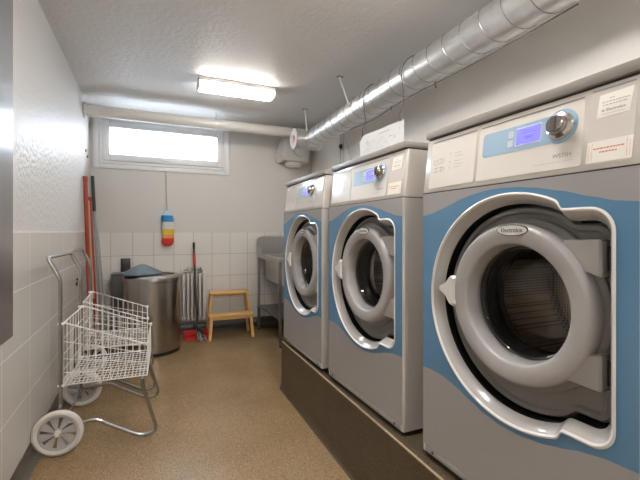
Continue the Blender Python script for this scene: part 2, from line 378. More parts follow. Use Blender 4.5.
# cables looped round the duct
def cable(name, ys, zlow, label, r=0.004, xlow=1.66):
    a, b = ys; pts = []
    for i in range(15):
        th = PI*1.2-(PI*1.5)*i/14; q = dpt(a+(b-a)*i/14)
        pts.append(q+V((-math.cos(th)*-1*(DR+0.008), 0, math.sin(th)*(DR+0.008))))
    lead = [V((1.597, a+0.01, zlow)), V((1.592, a+0.012, zlow+0.05)), V((1.62, a+0.004, zlow+0.12))]
    tail = [V((1.78, b, 2.20))]
    o = MB().tube(lead+pts+tail, r, 'cord', 6).build(name); return tag(o, label, 'cable')
cable('hanging_cable', (2.735, 2.60), 2.005, 'dark cable looped over the duct, holding the left corner of the paper')
cable('hanging_cable', (2.215, 2.08), 1.995, 'dark cable looped over the duct, holding the right corner of the paper')
pts = []
for i in range(30):
    y = 3.2-2.1*i/29; q = dpt(y); pts.append(q+V((0.02+0.012*math.sin(i*0.5), 0, -DR-0.010-0.012*(1-math.cos(i*0.43)))))
tag(MB().tube(pts, 0.004, 'cord', 6).build('cable'), 'thin dark cable sagging along the underside of the duct', 'cable')
pts = [dpt(2.9)+V((-DR-0.012, 0, -0.04)), V((1.56, 3.05, 2.16)), V((1.8, 3.35, 2.0)), V((2.02, 3.55, 1.75)), V((2.035, 3.6, 1.2))]
tag(MB().tube(pts, 0.003, 'cord_l', 6).build('thin_cord'), 'thin pale cord drooping from the duct towards the right wall', 'cord')
t = thing('cable_clip', 'black round clip with two thin upright cords on the right wall', 'cable clip', (2.045, 4.0, 2.217))
MB().lathe([(0, -0.03), (0.02, -0.026), (0.03, -0.01), (0.03, 0.0), (0, 0.0)], (0, 0, 0), (1, 0, 0), 'black', 16).build('clip', t)
MB().tube([(-0.004, 0.02, 0.3), (-0.004, 0.02, -1.3)], 0.004, 'cord_l', 6).build('cord', t)
MB().tube([(-0.004, -0.06, 0.3), (-0.004, -0.06, -1.3)], 0.004, 'cord_l', 6).build('cord', t)

# paper hanging from the duct
t = thing('paper_sheet', 'white drawing sheet with faint lines hanging from cables above the middle machine', 'paper', (1.60, 2.49, 1.84))
sheet = [(0.31, 0.125), (0.25, 0.17), (-0.295, 0.16), (-0.29, -0.20), (0.28, -0.20)]
mb = MB(); mb.prism(sheet, lambda p: V((0, p[0], p[1])), lambda p: V((0.0015, p[0], p[1])), 'paper'); mb.build('sheet', t, smooth=False)
mb = MB()
rr = random.Random(3)
for i in range(150):
    y = rr.uniform(-0.25, 0.24); z = rr.uniform(-0.15, 0.11); l = rr.uniform(0.01, 0.06)
    if rr.random() < .6: mb.box(-0.0012, -0.0004, y, min(y+l, .27), z, z+0.0016, 'mid_ink')
    else: mb.box(-0.0012, -0.0004, y, y+0.0016, z, z+l*0.5, 'mid_ink')
mb.box(-0.0012, -0.0004, -0.12, 0.02, 0.128, 0.134, 'pink_ink')
mb.build('drawn_lines', t, smooth=False)

# ------------------------------------------------------------------ plinth under the machines
ZP = 0.37; PX = 0.935
pl = MB()
prof = [(PX, ZP), (XR, ZP), (XR, 0.0005), (PX-0.03, 0.0005), (PX-0.018, 0.012), (PX-0.006, 0.04), (PX, 0.09)]
XR2 = XR-0.003
skew = lambda y: 0.929-0.935+(y-1.05)*0.018
prof = [(PX, ZP), (PX, 0.09), (PX-0.004, 0.04), (PX-0.012, 0.012), (PX-0.022, 0.0005)]
def row(y): return [V((XR2, y, ZP))]+[V((a[0]+skew(y), y, a[1])) for a in prof]+[V((XR2, y, 0.0005))]
pl.loft([row(-0.3), row(2.915)], 'concrete'); pl.add(row(-0.3), [[0, 1, 2, 3, 4, 5, 6]], 'concrete'); pl.add(row(2.915), [[0, 1, 2, 3, 4, 5, 6]], 'concrete')
def erow(y): return [V((PX+skew(y)-0.0016, y, ZP-0.005)), V((PX+skew(y)-0.0016, y, ZP+0.0004)), V((PX+skew(y)+0.007, y, ZP+0.0004)), V((PX+skew(y)+0.007, y, ZP-0.004))]
pl.loft([erow(-0.3), erow(2.9155)], 'concrete_edge')
tag(struct('machine_plinth', pl), 'long brown concrete plinth the three washing machines stand on', 'plinth')
del bpy.data.objects['machine_plinth']['kind']

# ------------------------------------------------------------------ washing machine
MW, MD = 0.732, 0.69
def P(a, d, z): return V((d-MD/2, MW/2-a, z+0.02))
def outline(off=0.0):
    """closed outline of the door recess in (a,z); off shrinks inward"""
    cx, cz, R = 0.398, 0.61, 0.338
    R -= off
    xr, hz, rc = 0.678-off, 0.283-off, 0.055
    pts = []
    # circle part from upper right going counter-clockwise over the left to the lower right
    aj = math.acos(min(1, (0.105)/0.338))      # where the circle leaves for the hinge side
    th0 = math.radians(66); n = 60
    for i in range(n+1):
        th = th0+(2*PI-2*th0)*i/n; pts.append((cx+R*math.cos(th), cz+R*math.sin(th)))
    # lower lobe: small dip then the corner
    low = []
    y0 = pts[-1]
    S0 = V((y0[0], y0[1], 0)); S3 = V((0.565, cz-hz, 0))
    T0 = V((0.9, 0.42, 0)); 
    for i in range(1, 7):
        k = i/7; p = (1-k)**3*S0+3*(1-k)**2*k*(S0+T0*0.02)+3*(1-k)*k*k*(S3-V((0.02, -0.002, 0)))+k**3*S3; low.append((p.x, p.y))
    low.append((0.575, cz-hz)); low.append((0.60, cz-hz))
    r = max(0.012, rc-off*0.6); cxx, czz = xr-r, cz-hz+r
    for i in range(0, 9):
        th = -PI/2+PI/2*i/8; low.append((cxx+r*math.cos(th), czz+r*math.sin(th)))
    pts += low
    mir = [(p[0], 2*cz-p[1]) for p in reversed(low)]
    pts += mir
    return pts
def PP(d): return lambda p: P(p[0], d, p[1])

def interp(tbl, x):
    for (x0, y0), (x1, y1) in zip(tbl, tbl[1:]):
        if x <= x1:
            k = (x-x0)/(x1-x0); k = k*k*(3-2*k)*0.35+k*0.65; return y0+(y1-y0)*k
    return tbl[-1][1]
WT = [(0, .897), (.05, .903), (.10, .917), (.15, .931), (.20, .947), (.25, .958), (.30, .966), (.36, .969), (.42, .966), (.48, .958), (.55, .943), (.63, .921), (.68, .908), (.74, .902)]
WB = [(0, .318), (.03, .321), (.06, .322), (.10, .320), (.14, .313), (.19, .300), (.24, .282), (.30, .264), (.36, .254), (.42, .254), (.49, .264), (.55, .280), (.60, .297), (.66, .310), (.74, .314)]
ZT = 0.985
def make_machine(label, loc):
    t = thing('washing_machine', label, 'washing machine', loc)
    # cabinet shell: two side sheets, back, bottom, top
    side = [(0.0, 0.0), (0.0, ZT-0.002), (0.690, ZT-0.002), (0.690, 0.0)]
    mb = MB()
    for a0, a1, s in ((0.0, 0.018, 1), (MW-0.018, MW, -1)):
        e = 0.009
        prof = lambda z0, z1: None
        # rounded front edge: plan outline extruded upward
        if s == 1: plan = [(0.018, 0.001), (e, 0.001), (e*.35, 0.001+e*.3), (0.0, e), (0.0, MD), (0.018, MD)]
        else: plan = [(MW-0.018, 0.001), (MW-e, 0.001), (MW-e*.35, 0.001+e*.3), (MW, e), (MW, MD), (MW-0.018, MD)]
        mb.prism(plan, lambda p: P(p[0], p[1], 0.0), lambda p: P(p[0], p[1], ZT-0.004), 'body')
    mb.box(-MD/2+MD-0.015, MD/2, -MW/2+0.018, MW/2-0.018, 0.02, ZT+0.01, 'body')
    mb.box(-MD/2+0.01, MD/2-0.015, -MW/2+0.018, MW/2-0.018, 0.02, 0.03, 'body')
    mb.build('cabinet', t, angle=20)
    # front panel with the recess hole and the blue wave
    hole = outline(0.0)
    a0, a1 = 0.005, MW-0.006
    xs = [a0+(a1-a0)*i/60 for i in range(61)]
    wt = [(x, interp(WT, x)) for x in xs]; wbm = [(x, min(interp(WB, x), 0.9)) for x in xs]
    mb = MB()
    mb.face([wbm+wt[::-1], hole], PP(0.0), 'blue')
    mb.face([[(a0, ZT-0.004), (a1, ZT-0.004)]+wt[::-1]], PP(0.0), 'front_grey')
    mb.face([[(a0, 0.028), (a1, 0.028)]+wbm[::-1]], PP(0.0), 'front_grey')
    mb.loft([[P(*q) for q in ((a0, 0, .028), (a1, 0, .028))], [P(*q) for q in ((a0, .0009, .028), (a1, .0009, .028))]], 'front_grey', closed=False)
    mb.build('front_panel', t, smooth=False)
    mb = MB().box(-MD/2-0.001, -MD/2+0.014, MW/2-a1+.014, MW/2-a0-.014, 0.021, 0.046, 'front_grey', 0.002)
    kp = mb.build('kick_plate', t)
    for a in (0.06, MW-0.06):
        MB().lathe([(0, -0.003), (0.005, -0.002), (0.006, 0.0)], P(a, -0.001, 0.013), (1, 0, 0), 'black', 10).build('screw', kp)
    for a in (0.06, MW-0.06):
        for d in (0.05, MD-0.06):
            MB().lathe([(0, -0.02), (0.022, -0.02), (0.024, -0.016), (0.02, -0.010), (0.012, -0.008), (0.012, 0.0)], P(a, d, 0.0), (0, 0, 1), 'black', 16).build('foot', t)
    # rim, recess wall, inner plate
    L = [(0.0, 0.0005), (-0.004, -0.004), (0.001, -0.0065), (0.005, -0.004), (0.006, 0.0)]
    mb = MB(); mb.loft([[P(p[0], d, p[1]) for p in outline(o)] for o, d in L], 'bead')
    mb.loft([[P(p[0], d, p[1]) for p in outline(o)] for o, d in ((0.006, 0.0), (0.010, 0.003), (0.020, 0.020), (0.028, 0.034))], 'rim')
    mb.build('recess_rim', t, angle=50)
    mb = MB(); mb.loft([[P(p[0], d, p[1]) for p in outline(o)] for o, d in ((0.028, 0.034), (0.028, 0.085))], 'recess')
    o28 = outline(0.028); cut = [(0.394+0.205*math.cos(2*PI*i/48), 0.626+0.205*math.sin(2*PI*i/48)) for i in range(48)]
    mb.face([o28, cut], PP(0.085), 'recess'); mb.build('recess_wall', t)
    mb = MB()
    mb.loft([[P(p[0], d, p[1]) for p in outline(o)] for o, d in ((0.034, 0.084), (0.036, 0.062), (0.041, 0.056), (0.052, 0.056), (0.058, 0.064))], 'inner')
    mb.face([outline(0.058), cut], PP(0.064), 'inner')
    mb.build('surround_plate', t, angle=40)
    C = P(0.394, 0, 0.626); AX = (1, 0, 0)
    mb = MB().lathe([(0.200, 0.066), (0.250, 0.066), (0.254, 0.060), (0.254, 0.048), (0.248, 0.044), (0.20, 0.044)], C, AX, 'inner', 72); mb.build('backing_ring', t)
    d = MB().lathe([(0.200, 0.056), (0.231, 0.054), (0.236, 0.050), (0.237, 0.040), (0.236, 0.020), (0.232, 0.009), (0.226, 0.003), (0.220, 0.0012), (0.200, 0.003), (0.183, 0.0055), (0.178, 0.008), (0.1755, 0.012), (0.174, 0.018), (0.170, 0.050), (0.168, 0.062)], C, AX, 'door', 96).build('door', t)
    mb = MB().lathe([(0.168, 0.052), (0.162, 0.054), (0.156, 0.062), (0.149, 0.078), (0.138, 0.120), (0.114, 0.148), (0.06, 0.160), (0.0, 0.163)], C, AX, 'doorglass', 64); mb.build('door_glass', d)
    mb = MB().lathe([(0.205, 0.085), (0.170, 0.068), (0.164, 0.066), (0.158, 0.084), (0.168, 0.100), (0.157, 0.118), (0.162, 0.135), (0.170, 0.15)], C, AX, 'rubber', 64); mb.build('door_gasket', t)
    mb = MB().lathe([(0.160, 0.165), (0.168, 0.15), (0.178, 0.15), (0.186, 0.165), (0.24, 0.19)], C, AX, 'drum', 64)
    mb.lathe([(0.24, 0.19), (0.25, 0.21), (0.25, 0.52), (0.235, 0.545)], C, AX, 'perf', 64)
    mb.lathe([(0.235, 0.545), (0.12, 0.535), (0.10, 0.52), (0.05, 0.51), (0, 0.51)], C, AX, 'perf', 64)
    dr = mb.build('drum', t)
    for k in range(3):
        a = 2*PI*k/3+0.5; u = V((0, math.cos(a), math.sin(a)))
        tr = u.cross(V((1, 0, 0)))
        pr = [(-0.03, 0.246), (-0.012, 0.205), (0.012, 0.205), (0.03, 0.246)]
        MB().prism(pr, lambda p: C+V((0.22, 0, 0))+u*p[1]+tr*p[0], lambda p: C+V((0.52, 0, 0))+u*p[1]+tr*p[0], 'drum').build('lifter', dr)
    # hinges: wedge blocks fused with the ring side
    for zc, sgn in ((0.773, 1), (0.497, -1)):
        blk = [(0.545, zc+0.043 if sgn > 0 else zc+0.018), (0.633, zc+0.046), (0.638, zc+0.040), (0.638, zc-0.040), (0.633, zc-0.046), (0.545, zc-0.043 if sgn < 0 else zc-0.018)]
        mb = MB(); mb.loft([[P(p[0], 0.064, p[1]) for p in blk], [P(p[0], 0.022, p[1]) for p in blk], [P(min(p[0], .633), 0.017, zc+(p[1]-zc)*0.93) for p in blk]], 'hinge')
        mb.face([blk], lambda p: P(min(p[0], .633), 0.017, zc+(p[1]-zc)*0.93), 'hinge'); mb.build('hinge', t, angle=30)
        MB().tube([P(0.6435, 0.042, zc-0.03), P(0.6435, 0.042, zc+0.03)], 0.0045, 'black', 10).build('hinge_pin', t)
    # latch handle: three armed
    hp = [(0.098, 0.640), (0.112, 0.648), (0.128, 0.655), (0.150, 0.680), (0.163, 0.682), (0.172, 0.676), (0.166, 0.650), (0.166, 0.616), (0.172, 0.590), (0.163, 0.582), (0.150, 0.585), (0.130, 0.612), (0.112, 0.622), (0.100, 0.628)]
    hp = [(0.098+(q[0]-0.098)*1.1, 0.632+(q[1]-0.632)*1.08) for q in hp]
    mb = MB(); cc = (0.145, 0.633)
    mb.loft([[P(p[0], 0.030, p[1]) for p in hp], [P(p[0], 0.0, p[1]) for p in hp], [P(cc[0]+(p[0]-cc[0])*.86, -0.008, cc[1]+(p[1]-cc[1])*.86) for p in hp]], 'handle')
    mb.face([hp], lambda p: P(cc[0]+(p[0]-cc[0])*.86, -0.008, cc[1]+(p[1]-cc[1])*.86), 'handle')
    mb.build('door_handle', t, angle=50, label='light grey three-armed latch handle')
    MB().lathe([(0, 0.002), (0.012, 0.004), (0.013, 0.03)], P(0.176, 0, 0.632), AX, 'black', 14).build('latch_button', t)
    # badge on the ring
    bz, ba, bd = 0.8415, 0.403, 0.0002
    def oval(rx, rz, n=32): return [(ba+rx*math.cos(2*PI*i/n), bz+rz*math.sin(2*PI*i/n)) for i in range(n)]
    mb = MB(); mb.prism(oval(0.053, 0.0165), PP(0.010), PP(bd), 'ink'); mb.prism(oval(0.0505, 0.0145), PP(bd), PP(bd-0.0006), 'bead'); bg = mb.build('badge', t, smooth=False)
    R = Matrix(((0, 0, -1, 0), (-1, 0, 0, 0), (0, 1, 0, 0), (0, 0, 0, 1)))
    text_mesh('badge_lettering', 'Electrolux', 0.0195, 'ink', Matrix.Translation(P(ba, bd-0.001, bz))@R, bg, sx=0.92)
    # small arrow symbols on the ring
    mb = MB()
    for a, z, s in ((0.205, 0.742, 1), (0.222, 0.762, -1), (0.214, 0.722, -1)):
        mb.box(-MD/2+0.0085, -MD/2+0.0095, MW/2-a-0.006, MW/2-a+0.006, z+0.02, z+0.0225, 'grey_ink')
        mb.box(-MD/2+0.0085, -MD/2+0.0095, MW/2-a-0.007*s, MW/2-a-0.005*s, z+0.013, z+0.0225, 'grey_ink')
    mb.build('door_symbols', d, smooth=False)
    # control housing (leans back)
    SL = 0.130
    def Q(a, z, h=0.0): return P(a, (z-ZT)*SL-h+0.0, z)
    prof = [(0.002, ZT), (0.001, ZT+0.004), ((1.186-ZT)*SL, 1.186), (MD, 1.186), (MD, ZT)]
    mb = MB()
    bevs = [(0.0, 0.010), (0.003, 0.003), (0.010, 0.0)]
    rows = [(a, o) for a, o in bevs]+[(MW-a, o) for a, o in reversed(bevs)]
    mb.loft([[P(a, p[0]+(o if p[0] < .1 else 0), p[1]) for p in prof] for a, o in rows], 'panel')
    mb.face([[(p[0], p[1]) for p in prof]], lambda p: P(0, p[0]+(0.010 if p[0] < .1 else 0), p[1]), 'panel')
    mb.face([[(p[0], p[1]) for p in prof]], lambda p: P(MW, p[0]+(0.010 if p[0] < .1 else 0), p[1]), 'panel')
    ch = mb.build('control_housing', t, angle=40)
    MB().box(-MD/2+0.002, -MD/2+0.03, -MW/2+0.003, MW/2-0.003, 0.02+ZT-0.0042, 0.02+ZT-0.0002, 'black').build('seam', t, smooth=False)
    def rrect(a0, a1, z0, z1, r, n=5):
        o = []
        for cx, cz, s in ((a1-r, z1-r, 0), (a0+r, z1-r, 1), (a0+r, z0+r, 2), (a1-r, z0+r, 3)):
            for i in range(n+1): th = (s+i/n)*PI/2; o.append((cx+r*math.cos(th), cz+r*math.sin(th)))
        return o
    def slab(mb, poly, h0, h1, m): mb.prism(poly, lambda p: Q(p[0], p[1], h0), lambda p: Q(p[0], p[1], h1), m)
    for (a0, a1) in ((0.035, 0.255), (0.268, 0.600)):
        mb = MB(); slab(mb, rrect(a0, a1, 0.999, 1.168, 0.006), 0.0, 0.0016, 'panel_inset')
        mb.box(0, 1, 0, 1, 0, 1, 'galv_dark', T=lambda c: Q(a0+0.004+(a1-a0-0.008)*c.y, 1.1705+0.003*c.z, 0.0022*c.x))
        mb.build('console_plate', ch, smooth=False)
    mb = MB(); slab(mb, rrect(0.612, 0.712, 0.996, 1.174, 0.006), 0.0, 0.0012, 'panel')
    mb.box(0, 1, 0, 1, 0, 1, 'galv_dark', T=lambda c: Q(0.616+0.092*c.y, 1.1755+0.0025*c.z, 0.002*c.x)); mb.build('end_plate', ch, smooth=False)
    mb = MB(); cp = rrect(0.285, 0.54, 1.072, 1.147, 0.012); slab(mb, cp, 0.0016, 0.0024, 'cap_blue')
    circ = [(0.541+0.0455*math.cos(2*PI*i/36), 1.112+0.0455*math.sin(2*PI*i/36)) for i in range(36)]; slab(mb, circ, 0.0016, 0.0028, 'cap_blue'); 
    bc = mb.build('blue_console', ch, smooth=False, label='pale blue strip round the display and the knob')
    mb = MB(); slab(mb, rrect(0.406, 0.488, 1.085, 1.138, 0.003), 0.0024, 0.0030, 'bead'); slab(mb, rrect(0.409, 0.485, 1.088, 1.135, 0.002), 0.0030, 0.0036, 'display')
    for a, b2, z in ((0.430, 0.470, 1.122), (0.430, 0.470, 1.1135), (0.438, 0.462, 1.105), (0.430, 0.445, 1.097)):
        mb.box(0, 1, 0, 1, 0, 1, 'ink' if z == 1.105 else 'grey_ink', T=lambda c: Q(a+(b2-a)*c.y, z+0.0014*c.z, 0.0036+0.0004*c.x))
    mb.build('display', ch, smooth=False, label='lit violet-blue display')
    mb = MB()
    for z0 in (1.088, 1.115):
        slab(mb, rrect(0.380, 0.397, z0, z0+0.019, 0.002), 0.0024, 0.0030, 'bead')
        for i in range(3):
            mb.box(0, 1, 0, 1, 0, 1, 'cap_blue', T=lambda c: Q(0.383+0.011*c.y, z0+0.004+0.005*i+0.0015*c.z, 0.0030+0.0004*c.x))
    mb.build('display_symbols', ch, smooth=False)
    kn = V((-1, 0, 0)); kn = (Q(0.54, 1.112, 1)-Q(0.54, 1.112, 0)).normalized(); kn = V((-1, 0, SL)).normalized()
    mb = MB().lathe([(0.0365, 0), (0.0365, 0.004), (0.034, 0.009), (0.027, 0.012)], Q(0.541, 1.112, 0.0028), kn, 'chrome', 40)
    mb.lathe([(0.027, 0.012), (0.0245, 0.013), (0.0235, 0.025), (0.021, 0.0285), (0.012, 0.0295), (0, 0.0295)], Q(0.541, 1.112, 0.0028), kn, 'knob', 40)
    kb = mb.build('knob', ch)
    mb = MB(); uu = V((0, 1, 0)); vv = kn.cross(uu); c0 = Q(0.541, 1.112, 0.0028)
    mb.box(0, 1, 0, 1, 0, 1, 'knob', T=lambda c: c0+kn*(0.022+0.011*c.x)+uu*(-0.005+0.010*c.y)+vv*(-0.019+0.038*c.z)); mb.build('knob_grip', kb, smooth=False)
    # printing on the panel
    mb = MB()
    for (a, z, w_, h_) in [(0.055, 1.085, .020, .0016), (0.055, 1.100, .020, .0016), (0.055, 1.085, .0016, .015), (0.075, 1.085, .0016, .017), (0.080, 1.088, .022, .0016), (0.080, 1.103, .022, .0016), (0.090, 1.088, .0016, .016), (0.104, 1.088, .0016, .016),
                           (0.055, 1.058, .024, .0018), (0.055, 1.072, .024, .0018), (0.066, 1.058, .0016, .015), (0.083, 1.058, .022, .0018), (0.083, 1.072, .022, .0018), (0.092, 1.058, .0016, .015), (0.106, 1.058, .0016, .015)]:
        mb.box(0, 1, 0, 1, 0, 1, 'grey_ink', T=lambda c: Q(a+w_*c.y, z+h_*c.z, 0.0016+0.0004*c.x))
    for i, z in enumerate((1.112, 1.101, 1.084, 1.073, 1.062)):
        mb.box(0, 1, 0, 1, 0, 1, 'mid_ink', T=lambda c: Q(0.158+(0.034+0.006*(i % 2))*c.y, z+0.0022*c.z, 0.0016+0.0004*c.x))
        if i % 2 == 0: mb.box(0, 1, 0, 1, 0, 1, 'mid_ink', T=lambda c: Q(0.135+0.006*c.y, z+0.005*c.z, 0.0016+0.0004*c.x))
    mb.box(0, 1, 0, 1, 0, 1, 'mid_ink', T=lambda c: Q(0.47+0.11*c.y, 1.018+0.0012*c.z, 0.0016+0.0004*c.x))
    mb.build('panel_print', ch, smooth=False)
    Rt = Matrix.Rotation(math.atan(SL), 4, 'X')
    text_mesh('model_lettering', 'W575H', 0.0155, 'grey_ink', Matrix.Translation(Q(0.550, 1.034, 0.0020))@R@Rt.inverted(), ch)
    # lid
    mb = MB().box(-MD/2+0.018, MD/2, -MW/2, MW/2, 0.02+1.193, 0.02+1.2215, 'lid', 0.0035); mb.build('lid', t)
    MB().box(-MD/2+0.031, MD/2-0.01, -MW/2+0.006, MW/2-0.006, 0.02+1.1862, 0.02+1.1929, 'black').build('lid_gap', t, smooth=False)
    # stickers
    def sticker(kind):
        mb = MB()
        if kind == 0:
            pol = [(0.634, 1.163), (0.706, 1.165), (0.700, 1.109), (0.629, 1.107)]
            slab(mb, pol, 0.0012, 0.0018, 'sticker')
            for z, a, b2 in ((1.150, 0.656, 0.668), (1.142, 0.640, 0.695), (1.135, 0.642, 0.690)):
                x = a
                while x < b2:
                    w_ = random.uniform(.003, .009); mb.box(0, 1, 0, 1, 0, 1, 'mid_ink', T=lambda c: Q(x+w_*c.y, z+0.0024*c.z, 0.0018+0.0003*c.x)); x += w_+0.0018
            mb.box(0, 1, 0, 1, 0, 1, 'mid_ink', T=lambda c: Q(0.640+0.05*c.y, 1.1145+0.0010*c.z, 0.0018+0.0003*c.x))
            mb.box(0, 1, 0, 1, 0, 1, 'mid_ink', T=lambda c: Q(0.640+0.006*c.y, 1.121+0.0055*c.z, 0.0018+0.0003*c.x))
            o = mb.build('sticker', t, smooth=False, label='white sticker with grey lettering')
            text_mesh('sticker_lettering', 'Electrolux', 0.0100, 'grey_ink', Matrix.Translation(Q(0.6705, 1.124, 0.0021))@R@Rt.inverted(), o)
        else:
            pol = [(0.614, 1.052), (0.712, 1.052), (0.710, 1.001), (0.612, 1.001)]
            slab(mb, pol, 0.0012, 0.0018, 'sticker')
            for z, a, b2 in ((1.032, 0.628, 0.694), (1.023, 0.642, 0.678)):
                x = a
                while x < b2:
                    w_ = random.uniform(.003, .008); mb.box(0, 1, 0, 1, 0, 1, 'red_ink', T=lambda c: Q(x+w_*c.y, z+0.0032*c.z, 0.0018+0.0003*c.x)); x += w_+0.0015
            for a in (0.6165, 0.624, 0.699, 0.705):
                z = 1.007
                while z < 1.044:
                    h_ = random.uniform(.003, .006); mb.box(0, 1, 0, 1, 0, 1, 'pink_ink', T=lambda c: Q(a+0.0018*c.y, z+h_*c.z, 0.0018+0.0003*c.x)); z += h_+0.0015
            mb.build('sticker', t, smooth=False, label='cream sticker with red lettering')
    return t, sticker

YM = MW/2
t1, stk = make_machine('smallest-looking farthest blue and grey front-loading washing machine, beside the steel sink', (0.97+MD/2, 2.893-YM, ZP+0.0006))
t2 = dup_tree(t1); t2['label'] = 'middle blue and grey washing machine, below the hanging sheet of paper'; t2.location = (0.97+MD/2, 2.068-YM, ZP+0.0006)
# stickers only on the two nearer machines: put them on the middle one, then copy it
def move_new_children(root, fn):
    pass
import types
def add_stickers(root):
    # the sticker builder parents to the first machine: build there, then re-parent
    before = set(sc.objects); stk(0); stk(1)
    for o in set(sc.objects)-before:
        if o.parent == t1: o.parent = root
add_stickers(t2)
t3 = dup_tree(t2); t3['label'] = 'nearest and largest-looking blue and grey washing machine, cut by the right edge'; t3.location = (0.97+MD/2, 1.212-YM, ZP+0.0006)
for o in (t1, t2, t3): o['group'] = 'row of washing machines on the plinth'

# ------------------------------------------------------------------ shopping style laundry carts
def make_cart(label, loc, rz):
    t = thing('laundry_cart', label, 'laundry cart', loc, rz)
    WR = 0.124; W = 0.66
    for y in (0.0, W):
        w_ = MB().lathe([(WR-0.030, -0.014), (WR-0.016, -0.020), (WR-0.004, -0.014), (WR, 0.0), (WR-0.004, 0.014), (WR-0.016, 0.020), (WR-0.030, 0.014)], (0, y, WR), (0, 1, 0), 'tyre', 48, closed=True).build('wheel', t)
        mb = MB().lathe([(WR-0.030, -0.010), (WR-0.036, -0.011), (WR-0.040, 0.0), (WR-0.036, 0.011), (WR-0.030, 0.010)], (0, y, WR), (0, 1, 0), 'hub', 48, closed=True)
        for k in range(8):
            a = 2*PI*k/8+0.2
            sp = [(0.016, -0.16), (WR-0.034, -0.26), (WR-0.034, 0.26), (0.016, 0.35)]
            pt = lambda q, yy: V((q[0]*math.cos(a+q[1]), yy, WR+q[0]*math.sin(a+q[1])))
            mb.prism([(q[0], q[1]*10) for q in sp], lambda q: pt((q[0], q[1]/10), y-0.006), lambda q: pt((q[0], q[1]/10), y+0.006), 'hub')
        mb.build('spokes', w_, smooth=False)
        MB().lathe([(0, -0.026), (0.012, -0.024), (0.018, -0.014), (0.018, 0.014), (0.012, 0.024), (0, 0.026)], (0, y, WR), (0, 1, 0), 'tyre', 20).build('hub_cap', w_)
    MB().tube([(0, 0.0, WR), (0, W, WR)], 0.007, 'cartsteel', 10).build('axle', t)
    Y0, Y1 = 0.055, 0.605
    def arc(p, c, q, n=6):
        p, c, q = V(p), V(c), V(q); return [(1-k/n)**2*p+2*(1-k/n)*(k/n)*c+(k/n)**2*q for k in range(n+1)]
    # handle frame: two posts bending back towards the wall, joined by a grip bar
    R = 0.0105
    pts = [V((0.0, Y0, WR))]+arc((0.0, Y0, 0.93), (0.0, Y0, 0.958), (-0.012, Y0, 0.98))+arc((-0.052, Y0, 1.062), (-0.062, Y0, 1.083), (-0.062, Y0+0.03, 1.083))
    pts += arc((-0.062, Y1-0.03, 1.083), (-0.062, Y1, 1.083), (-0.052, Y1, 1.062))+arc((-0.012, Y1, 0.98), (0, Y1, 0.958), (0, Y1, 0.93))+[V((0, Y1, WR))]
    MB().tube(pts, R, 'cartsteel', 12).build('handle_frame', t)
    # legs, one bent tube on each side
    for y in (Y0-0.012, Y1+0.012):
        pts = [V((0.0, y, WR+0.015)), V((0.15, y, WR+0.022))]+arc((0.17, y, WR+0.022), (0.20, y, WR+0.018), (0.23, y, WR-0.01), 4)+arc((0.39, y, 0.022), (0.42, y, 0.0105), (0.45, y, 0.012), 4)+arc((0.465, y, 0.014), (0.50, y, 0.02), (0.493, y, 0.06), 5)+[V((0.425, y, 0.29)), V((0.420, y, 0.352))]
        MB().tube(pts, 0.0105, 'cartsteel', 10).build('leg', t)
    MB().tube([(0.420, Y0-0.012, 0.344), (0.420, Y1+0.012, 0.344)], 0.008, 'cartsteel', 8).build('cross_bar', t)
    # basket
    xa, xb = 0.015, 0.445; zb = 0.362
    def ztop(x): return 0.715-(x-xa)/(xb-xa)*0.165
    wy0, wy1 = Y0+0.006, Y1-0.006
    r1, r2 = 0.0042, 0.0023
    mb = MB()
    mb.tube([(xa, wy0, zb), (xb, wy0, zb), (xb, wy1, zb), (xa, wy1, zb)], 0.0042, 'wire', 6, closed=True)
    n = 20
    for i in range(1, n): x = xa+(xb-xa)*i/n; mb.tube([(x, wy0, zb), (x, wy1, zb)], r2, 'wire', 5, cap=False)
    n = 11
    for i in range(1, n): y = wy0+(wy1-wy0)*i/n; mb.tube([(xa, y, zb-0.003), (xb, y, zb-0.003)], r2, 'wire', 5, cap=False)
    mb.build('basket_floor', t)
    def side(y):
        mb = MB(); n = 11
        for i in range(n+1):
            x = xa+(xb-xa)*i/n; mb.tube([(x, y, zb), (x, y, ztop(x))], r2, 'wire', 5, cap=False)
        for k in (0.2, 0.42, 0.70):
            mb.tube([(xa, y, zb+(ztop(xa)-zb)*k), (xb, y, zb+(ztop(xb)-zb)*k)], r2, 'wire', 5, cap=False)
        mb.tube([(xa, y, ztop(xa)), (xb, y, ztop(xb))], r1, 'wire', 6); mb.build('basket_side', t)
    side(wy0); side(wy1)
    def end(x, nm):
        mb = MB(); n = 7 if x < .2 else 11; zt = ztop(x)
        for i in range(n+1):
            y = wy0+(wy1-wy0)*i/n; mb.tube([(x, y, zb), (x, y, zt)], r2, 'wire', 5, cap=False)
        for k in ((0.33, 0.66) if x > .2 else (0.25, 0.5, 0.75)): mb.tube([(x, wy0, zb+(zt-zb)*k), (x, wy1, zb+(zt-zb)*k)], r2, 'wire', 5, cap=False)
        mb.tube([(x, wy0, zt), (x, wy1, zt)], r1, 'wire', 6); mb.build(nm, t)
    end(xa, 'basket_back'); end(xb, 'basket_front')
    for y in (wy0, wy1):
        MB().box(xb-0.008, xb+0.010, y-0.008, y+0.008, ztop(xb)-0.008, ztop(xb)+0.012, 'wire', 0.003).build('corner_cap', t)
        MB().box(-0.014, 0.020, y-0.014, y+0.004, ztop(xa)-0.012, ztop(xa)+0.004, 'wire', 0.003).build('mounting_clip', t)
        MB().box(-0.014, 0.020, y-0.014, y+0.004, zb-0.006, zb+0.008, 'wire', 0.003).build('mounting_clip', t)
    return t
make_cart('wire-basket laundry cart with big pale grey wheels, the nearer of the pair', (-0.452, 2.53, 0), math.radians(-2.5))
